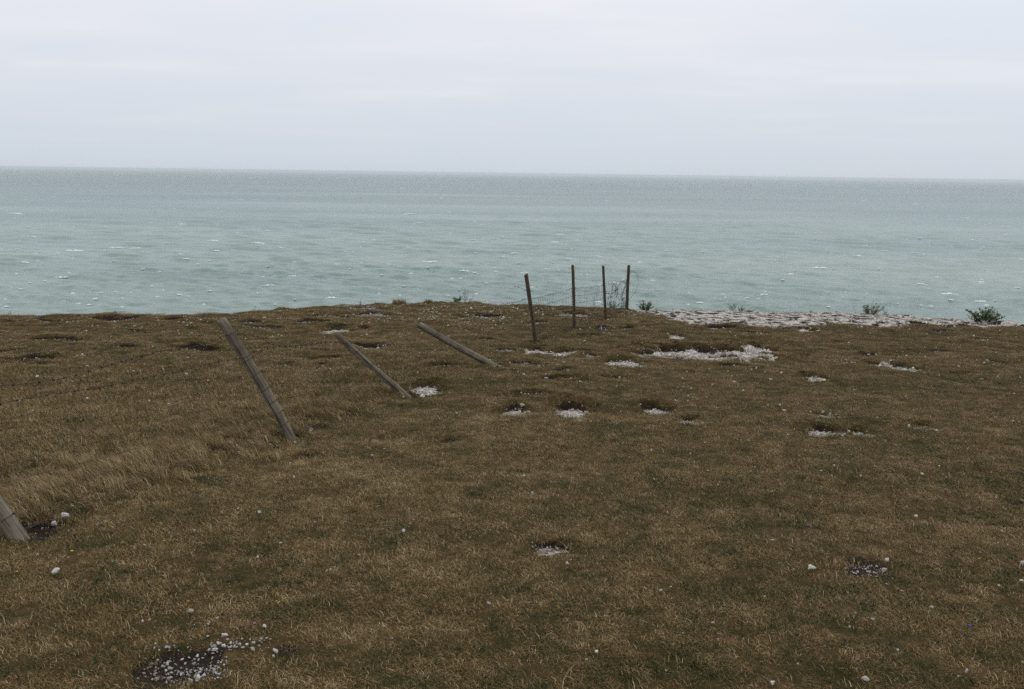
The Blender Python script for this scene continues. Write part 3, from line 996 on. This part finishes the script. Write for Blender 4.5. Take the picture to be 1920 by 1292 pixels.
wire('loose_wire', [on_ground(40, 1003, .04), on_ground(75, 992, .05), on_ground(120, 975, .06), on_ground(160, 957, .05), on_ground(205, 940, .05), on_ground(260, 915, .05), on_ground(330, 890, .04)],
     'fallen fence wire lying in grass beside the pair of chalk lumps', .002, M_WIRE)
wire('loose_wire', [on_ground(500, 833, .03), on_ground(530, 822, .05), on_ground(553, 819, .06), on_ground(575, 812, .05), on_ground(600, 800, .02), on_ground(640, 790, .01)],
     'loose wire end lying at the foot of the tall leaning post', .002, M_WIRE_G)

# ------------------------------------------------------------------ plants at the cliff edge
def plant(px, py, hpx, wpx, nst, leafL, leafW, mat, label, name='cliff_plant', cat='plant', flowers=0, nleaf=14, seed=0, up=.6, group=None):
    r = random.Random(seed)
    g = ground_px(px, py)
    y = min(g[1], float(edge_y(g[0])) - .12)
    base = np.array([g[0], y, H(g[0], y) - .02])
    sc = math.hypot(*base[:2]) / FPX
    h = hpx * sc; w = wpx * sc / 2
    root = bpy.data.objects.new(name, None); COL.objects.link(root); root.location = base
    tag(root, label, cat, group)
    st = MB(); lf = MB(); fl = MB()
    tops = []
    for i in range(nst):
        a = r.uniform(0, 2 * PI); rr = math.sqrt(r.random()) * w
        bx, by = rr * .35 * math.cos(a), rr * .35 * math.sin(a)
        hh = h * r.uniform(.45, 1.0) * (1 - .35 * (rr / max(w, 1e-6)) ** 2)
        tx, ty = rr * math.cos(a), rr * math.sin(a)
        pts = []
        for k in range(7):
            t = k / 6
            pts.append(Vector((bx + (tx - bx) * t ** 1.3 + r.gauss(0, .006), by + (ty - by) * t ** 1.3 + r.gauss(0, .006), hh * t)))
        st.tube(pts, [.0045 * (1 - .6 * k / 6) for k in range(7)], 4)
        tops.append(pts[-1])
        for j in range(nleaf):
            t = r.uniform(.15, 1.0); k = min(5, int(t * 6)); p = pts[k].lerp(pts[k + 1], t * 6 - k)
            la = r.uniform(0, 2 * PI); el = r.uniform(up - .6, up + .5)
            d = Vector((math.cos(la) * math.cos(el), math.sin(la) * math.cos(el), math.sin(el)))
            sd = d.cross(Vector((r.gauss(0, .4), r.gauss(0, .4), 1))).normalized()
            nrm = sd.cross(d)
            LL = leafL * r.uniform(.6, 1.2); WW = leafW * r.uniform(.7, 1.2)
            m = p + d * LL * .5 + nrm * LL * .08
            tip = p + d * LL - Vector((0, 0, LL * .12))
            lf.add([p, m + sd * WW / 2 + nrm * WW * .15, tip, m - sd * WW / 2 + nrm * WW * .15, m], [(0, 1, 4), (1, 2, 4), (2, 3, 4), (3, 0, 4)])
    for i in range(flowers):
        p = tops[i % len(tops)] + Vector((r.gauss(0, .02), r.gauss(0, .02), .01))
        for k in range(8):
            a = 2 * PI * k / 8
            d = Vector((math.cos(a), math.sin(a), .35)); sd = Vector((-math.sin(a), math.cos(a), 0))
            fl.add([p, p + d * .018 + sd * .008, p + d * .03, p + d * .018 - sd * .008], [(0, 1, 2, 3)])
        fl.tube([p + Vector((0, 0, -.012)), p + Vector((0, 0, .006))], [.004, .011], 6)
    st.build('stem', M_STEM, root)
    if lf.v: lf.build('foliage', mat, root, False)
    if fl.v: fl.build('flower', M_YEL, root, False)
    return root


plant(858, 568, 18, 22, 12, .10, .022, M_LEAF, 'low spiky green plant on the skyline beside a taller sprig', nleaf=14, seed=1)
plant(875, 569, 34, 28, 6, .11, .018, M_LEAF2, 'tall thin branching green sprig on the turf skyline', nleaf=9, seed=2, up=.9)
plant(1209, 580, 24, 36, 34, .07, .026, M_LEAF, 'bushy dark green plant beside the cliff edge post', nleaf=16, seed=3, flowers=2)
plant(1147, 577, 16, 24, 9, .07, .022, M_LEAF, 'green plant seen through the crumpled netting', nleaf=12, seed=4)
plant(1165, 577, 15, 14, 7, .06, .02, M_LEAF2, 'small sprig at the foot of the crumpled netting', nleaf=9, seed=14)
plant(1374, 580, 16, 20, 10, .06, .018, M_LEAF, 'small green plant with a yellow flower on the shingle edge', nleaf=10, seed=5, flowers=1)
plant(1389, 581, 12, 26, 14, .05, .012, M_LEAF2, 'mat of low yellowish green herb on the shingle edge', nleaf=12, seed=15)
plant(1632, 587, 24, 44, 24, .10, .020, M_LEAF, 'straggly green plant with narrow leaves above the shingle', nleaf=14, seed=6, flowers=1, up=.8)
plant(1660, 587, 20, 14, 4, .08, .014, M_LEAF2, 'thin sprig next to the straggly green plant', nleaf=7, seed=16, up=.9)
plant(1846, 600, 28, 62, 60, .075, .040, M_LEAF, 'largest dense leafy bush growing on the cliff edge', name='cliff_bush', cat='bush', nleaf=18, seed=7, flowers=2)
plant(674, 576, 20, 16, 3, .12, .016, M_LEAF2, 'forked green sprout standing alone on the skyline', nleaf=4, seed=8, up=1.1)
plant(477, 587, 16, 7, 2, .05, .012, M_STEM, 'single yellow flower on a short stalk at the turf edge', name='yellow_flower', cat='flower', nleaf=4, seed=9, flowers=2)
plant(486, 586, 20, 3, 1, .02, .008, M_LEAF2, 'bare grey seed stalk next to the skyline yellow flower', name='seed_stalk', cat='stalk', nleaf=8, seed=10, up=1.2)
plant(705, 575, 15, 5, 2, .02, .006, M_STEM, 'dry seed stalk between the forked sprout and the grass tussock', name='seed_stalk', cat='stalk', nleaf=8, seed=11, up=1.2)
plant(28, 592, 12, 12, 4, .05, .01, M_LEAF2, 'tiny sprig on the lowest stretch of the turf skyline', nleaf=5, seed=12)
plant(1521, 584, 9, 10, 5, .05, .012, M_LEAF, 'tiny green tuft of leaves in the shingle between two plants', nleaf=7, seed=13)
plant(1715, 594, 9, 14, 5, .05, .012, M_LEAF, 'small green tuft of leaves between straggly plant and dense bush', nleaf=6, seed=17)


def tussock(px, py, hpx, wpx, n, label, seed):
    r = np.random.default_rng(seed)
    g = ground_px(px, py); y = min(g[1], float(edge_y(g[0])) - .1)
    sc = math.hypot(g[0], y) / FPX
    me = tuft('tussock', n, wpx * sc / 2 * .75, hpx * sc * .6, hpx * sc * 1.15, .0028, .05, .75, M_TALL, seed, (-.3, 0))
    o = link('grass_tussock', me); o.location = (g[0], y, H(g[0], y) - .01)
    tag(o, label, 'grass tussock')


tussock(748, 572, 14, 34, 700, 'larger dry grass tussock standing on the turf skyline', 51)
tussock(803, 570, 9, 20, 350, 'smaller dry grass tussock standing on the turf skyline', 52)

# small flowers in the turf
def flower_mesh(mat, seed):
    mb = MB(); r = random.Random(seed)
    mb.tube([(0, 0, -.02), (.003, 0, .01), (.004, .002, .022)], .0010, 4)
    c = Vector((.004, .002, .023))
    for k in range(6):
        a = 2 * PI * k / 6 + r.uniform(-.2, .2)
        d = Vector((math.cos(a), math.sin(a), .4)); sd = Vector((-math.sin(a), math.cos(a), 0))
        mb.add([c, c + d * .009 + sd * .006, c + d * .015 + Vector((0, 0, -.002)), c + d * .009 - sd * .006], [(0, 1, 2, 3)])
    mb.tube([c + Vector((0, 0, -.004)), c + Vector((0, 0, .004))], [.002, .005], 6)
    me = bpy.data.meshes.new('flower'); me.from_pydata(mb.v, [], mb.f); me.update(); me.materials.append(mat)
    return me


FM = [flower_mesh(M_YEL, 1), flower_mesh(M_YEL, 2)]
first = [None]
YELLOW = [(73, 949), (87, 1002), (215, 969), (231, 1026), (275, 902), (325, 933), (31, 1075), (59, 1077), (136, 1043), (166, 1066), (308, 1020), (542, 901),
          (1839, 1054), (1673, 979), (1573, 979), (1806, 1023), (536, 1128), (525, 1135), (355, 1129), (239, 1164), (481, 1205), (195, 1055), (210, 1054),
          (338, 1022), (310, 802), (262, 790), (403, 765), (350, 745), (772, 768), (700, 768), (1120, 760), (1060, 790)]
YFL = 'tiny yellow flower in the short turf'
for (px, py) in YELLOW:
    g = ground_px(px, py)
    if first[0] is None:
        o = link('yellow_flower', FM[0]); first[0] = o
    else:
        o = first[0].copy(); COL.objects.link(o); o.data = random.choice(FM)
    o.location = (g[0], g[1], H(g[0], g[1]) + .002); o.rotation_euler = (random.uniform(-.5, .5), random.uniform(-.5, .5), random.uniform(0, 6))
    s = random.uniform(.32, .6) * (1 + .03 * g[1]); o.scale = (s, s, s)
    tag(o, YFL, 'flower', 'tiny yellow flowers in the turf')
for (px, py, mat, lab) in [(1511, 990, M_PUR, 'small purple flower in brown turf, brighter of two'), (1520, 992, M_PUR, 'small purple flower just beside the brighter purple one'),
                           (1817, 1181, M_BLUE, 'single blue flower in green turf near the picture corner'), (573, 699, M_BLUE, 'tiny blue flower behind the collapsed netting'),
                           (1586, 723, M_BLUE, 'tiny blue flower in open turf beyond the hollows'), (1803, 639, M_BLUE, 'tiny blue flower below the dense leafy bush')]:
    g = ground_px(px, py)
    o = link('purple_flower' if mat is M_PUR else 'blue_flower', flower_mesh(mat, px)); o.location = (g[0], g[1], H(g[0], g[1]) + .004)
    s = .48 * (1 + .05 * g[1]); o.scale = (s, s, s)
    tag(o, lab, 'flower')

# ------------------------------------------------------------------ sea
RNG = np.random.default_rng(5)
NC = 56
WL = np.geomspace(2.3, 40, NC) * RNG.uniform(.9, 1.1, NC)
TH = math.radians(258) + RNG.normal(0, .55, NC)
KX = 2 * PI / WL * np.cos(TH); KY = 2 * PI / WL * np.sin(TH)
AM = .060 / (2 * PI / WL) * np.clip((WL / 9) ** -.4, .4, 1.7)
PHS = RNG.uniform(0, 2 * PI, NC)


def wave(x, y, spacing):
    z = np.zeros_like(x)
    grp = .75 + .8 * fbm(x / 60, y / 45, 3, 140)
    for k in range(NC):
        fade = np.clip((WL[k] / (3.0 * spacing) - 1), 0, 1)
        if fade.max() <= 0: continue
        z += fade * AM[k] * np.cos(KX[k] * x + KY[k] * y + PHS[k])
    return z * grp


def row_radii():
    r = [230.0]
    while r[-1] < 30000:
        d = r[-1]
        r.append(d + max(.8, .8 * (d / 400) ** 1.9) if d < 2600 else d * 1.03 + 20)
    return np.array(r)


RAD = row_radii()
SPC = np.gradient(RAD)


def build_sea():
    nc = 1100
    ang = np.linspace(-math.radians(43), math.radians(43), nc)
    wide = np.radians(np.array([-140, -110, -85, -65, -52]))
    ang = np.concatenate([wide, ang, -wide[::-1]])
    A, R = np.meshgrid(ang, RAD)
    X = R * np.sin(A); Y = R * np.cos(A)
    S = np.broadcast_to(np.maximum(SPC[:, None], R * math.radians(86) / nc), X.shape)
    Z = SEA_Z + wave(X, Y, S)
    nr, c = X.shape
    idx = np.arange(nr * c).reshape(nr, c)
    q = np.stack([idx[:-1, :-1], idx[:-1, 1:], idx[1:, 1:], idx[1:, :-1]], -1).reshape(-1, 4)[:, ::-1]
    me = mesh_np('sea', np.stack([X, Y, Z], -1).reshape(-1, 3), q); smooth(me)
    # the calmer water right under the cliff
    m, nt, b = new_mat('chalky green sea')
    pos = position(nt)
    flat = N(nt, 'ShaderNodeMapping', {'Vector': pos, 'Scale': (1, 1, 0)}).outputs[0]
    big = noise(nt, N(nt, 'ShaderNodeMapping', {'Vector': flat, 'Scale': (.0009, .0035, 0)}).outputs[0], 1.0, 4, .55)  # broad tone bands: turbid water, with cloud shadow and wind painted in
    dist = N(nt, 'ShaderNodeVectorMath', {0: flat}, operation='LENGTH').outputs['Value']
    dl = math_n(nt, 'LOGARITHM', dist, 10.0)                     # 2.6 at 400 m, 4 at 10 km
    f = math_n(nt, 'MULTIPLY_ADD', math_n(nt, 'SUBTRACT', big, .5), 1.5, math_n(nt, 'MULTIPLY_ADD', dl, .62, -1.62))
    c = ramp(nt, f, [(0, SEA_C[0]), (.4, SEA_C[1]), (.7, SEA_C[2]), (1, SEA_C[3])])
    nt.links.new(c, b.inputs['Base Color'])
    b.inputs['IOR'].default_value = 1.333
    nt.links.new(math_n(nt, 'MULTIPLY_ADD', dl, .16, -.25, clamp=True), b.inputs['Roughness'])
    nt.links.new(math_n(nt, 'MULTIPLY_ADD', dl, -.22, 1.05, clamp=True), b.inputs['Specular IOR Level'])
    w1 = noise(nt, N(nt, 'ShaderNodeMapping', {'Vector': flat, 'Scale': (.11, .22, 0), 'Rotation': (0, 0, .2)}).outputs[0], 1.0, 7, .62)
    bump = N(nt, 'ShaderNodeBump', {'Height': w1, 'Strength': math_n(nt, 'MULTIPLY_ADD', dl, -.55, 2.3, clamp=True), 'Distance': 1.8})
    nt.links.new(bump.outputs[0], b.inputs['Normal'])
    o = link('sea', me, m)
    tag(o, 'choppy grey green sea flecked with whitecaps', 'sea', kind='structure')


SEA_C = [(.188, .264, .230), (.062, .140, .132), (.038, .100, .104), (.012, .045, .060)]  # farther stops darker: deeper water plus cloud shadow put into the colour
build_sea()


def sea_px(px, py):
    d = ray(px, py); t = SEA_Z / d[2]
    return d * t


def build_foam():
    caps = [(30, 401, 32), (480, 375, 9), (697, 408, 14), (766, 402, 26), (785, 419, 20), (342, 420, 16), (60, 444, 18), (400, 452, 20), (485, 457, 26), (220, 465, 30),
            (255, 466, 24), (140, 471, 36), (48, 494, 14), (350, 488, 14), (115, 520, 26), (394, 544, 14), (505, 537, 26), (810, 491, 26), (965, 475, 18), (800, 492, 20),
            (1050, 440, 16), (1085, 440, 10), (1130, 351, 8), (1137, 377, 8), (1245, 388, 14), (1497, 409, 12), (1515, 410, 8), (1352, 380, 10), (1715, 383, 14), (1813, 409, 8),
            (1890, 427, 10), (1886, 440, 8), (1605, 480, 24), (1585, 479, 14), (1536, 504, 30), (1780, 552, 34), (1838, 565, 24), (1480, 514, 18), (1200, 493, 12), (1432, 553, 16),
            (1660, 471, 16), (1872, 476, 12), (1065, 487, 10), (1340, 404, 12), (1310, 457, 12), (1040, 455, 18), (870, 510, 20), (700, 450, 8), (500, 433, 12), (620, 560, 24)]
    r = random.Random(3)
    for _ in range(470):
        py = 345 + 235 * r.random() ** 1.3
        caps.append((r.uniform(-60, 1980), py, r.uniform(3, 9) * (.45 + .8 * (py - 345) / 235) * (2 if r.random() < .12 else 1)))
    V = []; T = []
    for (px, py, w) in caps:
        c = sea_px(px, py)
        d = math.hypot(c[0], c[1])
        hl = w / 2 / FPX * d
        hl = min(hl, 16)
        hh = min(1.5, .45 + .08 * hl) * r.uniform(.7, 1.2)
        n = 14
        tilt = r.gauss(.0, .12)
        b = len(V)
        ph = r.uniform(0, 9)
        for i in range(n + 1):
            u = -1 + 2 * i / n
            env = max(.0, 1 - u * u) ** .7 * (.55 + .6 * abs(math.sin(2.3 * u * 2 + ph)) ) * (1 if r.random() > .12 else .2)
            x = c[0] + u * hl; y = c[1] + u * hl * tilt + r.gauss(0, .12)
            z = float(wave(np.array([x]), np.array([y]), np.array([3.0]))[0]) + SEA_Z
            dep = (.9 + .22 * hl) * env
            V.append((x, y - dep * .8, z + .02 + .1 * env)); V.append((x, y, z + .06 + hh * env)); V.append((x, y + dep, z + .02))
        for i in range(n):
            for k in range(2):
                a0 = b + i * 3 + k; a1 = a0 + 3
                T.append((a0, a1, a1 + 1, a0 + 1))
    me = mesh_np('sea_foam', np.array(V), np.array(T)); smooth(me)
    m, nt, bs = new_mat('sea foam')
    pos = position(nt)
    c = ramp(nt, noise(nt, pos, 1.3, 5, .7), [(.36, (.30, .36, .35)), (.55, (.72, .75, .75))])
    nt.links.new(c, bs.inputs['Base Color']); bs.inputs['Roughness'].default_value = .8
    o = link('sea_foam', me, m)
    tag(o, 'white foam of breaking wave crests scattered across the sea', 'foam', kind='stuff')


build_foam()

# ------------------------------------------------------------------ haze over the water
def build_haze():
    mb = MB()
    x0, x1, y0, y1, z0, z1 = -31000, 31000, -31000, 31000, -67.0, 3.0
    vs = [(x0, y0, z0), (x1, y0, z0), (x1, y1, z0), (x0, y1, z0), (x0, y0, z1), (x1, y0, z1), (x1, y1, z1), (x0, y1, z1)]
    mb.add(vs, [(0, 3, 2, 1), (4, 5, 6, 7), (0, 1, 5, 4), (1, 2, 6, 5), (2, 3, 7, 6), (3, 0, 4, 7)])
    m = bpy.data.materials.new('sea haze'); m.use_nodes = True
    nt = m.node_tree; nt.nodes.clear()
    out = nt.nodes.new('ShaderNodeOutputMaterial')
    v = N(nt, 'ShaderNodeVolumePrincipled', {'Color': (.90, .94, .98, 1), 'Density': 1.02e-4, 'Anisotropy': .3})
    nt.links.new(v.outputs[0], out.inputs['Volume'])
    try: m.cycles.homogeneous_volume = True
    except Exception: pass
    o = mb.build('haze', m, None, False)
    tag(o, 'pale sea haze fading the horizon', 'haze', kind='stuff')


build_haze()

# ------------------------------------------------------------------ light
SUN_EL, SUN_AZ = math.radians(52), math.radians(28)      # high, ahead and a little to the right, behind cloud
sun_d = bpy.data.lights.new('sun', 'SUN'); sun_d.energy = .7; sun_d.angle = math.radians(35); sun_d.color = (1, .96, .90)
sun = bpy.data.objects.new('sun', sun_d); COL.objects.link(sun)
sd = Vector((math.sin(SUN_AZ) * math.cos(SUN_EL), math.cos(SUN_AZ) * math.cos(SUN_EL), math.sin(SUN_EL)))
sun.rotation_mode = 'QUATERNION'; sun.rotation_quaternion = Vector((0, 0, 1)).rotation_difference(sd)

w = bpy.data.worlds.new('World'); scene.world = w; w.use_nodes = True
nt = w.node_tree
bg = nt.nodes['Background']
sky = N(nt, 'ShaderNodeTexSky'); sky.sky_type = 'NISHITA'; sky.sun_disc = False
sky.sun_elevation = SUN_EL; sky.sun_rotation = SUN_AZ
dirv = N(nt, 'ShaderNodeTexCoord').outputs['Generated']
sep = N(nt, 'ShaderNodeSeparateXYZ', {0: dirv})
z = sep.outputs[2]
# a cloud sheet seen in plan: direction projected on a high plane
zc = math_n(nt, 'MAXIMUM', math_n(nt, 'ADD', z, .06), .03)
plan = N(nt, 'ShaderNodeCombineXYZ', {0: math_n(nt, 'DIVIDE', sep.outputs[0], zc), 1: math_n(nt, 'DIVIDE', sep.outputs[1], zc)}).outputs[0]
cl = noise(nt, N(nt, 'ShaderNodeMapping', {'Vector': plan, 'Scale': (.55, .75, 1), 'Location': (1.3, .4, 0)}).outputs[0], 1.0, 5, .5)
SKY_C = [(.605, .665, .735), (.655, .71, .785), (.75, .78, .85), (.845, .852, .918), (.90, .92, .96), (.95, .96, 1.0)]
lum = ramp(nt, z, list(zip([0, .035, .10, .20, .45, 1], SKY_C)))
tint = ramp(nt, cl, [(.30, (.93, .975, .985)), (.42, (.965, .98, .985)), (.54, (1.0, 1.0, .99)), (.70, (1.07, 1.055, 1.03))])
cloud = mixc(nt, math_n(nt, 'MULTIPLY', z, 9.0, clamp=True), lum, tint, 'MULTIPLY')
STR = .1
cloud10 = N(nt, 'ShaderNodeVectorMath', {0: cloud, 'Scale': 1 / STR}, operation='SCALE').outputs[0]
mx = mixc(nt, .97, sky.outputs[0], cloud10)
nt.links.new(mx, bg.inputs['Color']); bg.inputs['Strength'].default_value = STR

# ------------------------------------------------------------------ render settings
scene.view_settings.view_transform = 'Standard'; scene.view_settings.look = 'None'
scene.view_settings.exposure = 0; scene.view_settings.gamma = 1
scene.view_settings.use_curve_mapping = False
c = scene.cycles
c.max_bounces = 6; c.diffuse_bounces = 3; c.glossy_bounces = 3; c.transmission_bounces = 2; c.volume_bounces = 2
c.use_adaptive_sampling = False; c.use_denoising = False
try: c.sampling_pattern = 'BLUE_NOISE'
except Exception: pass
print('stones', n_stones)
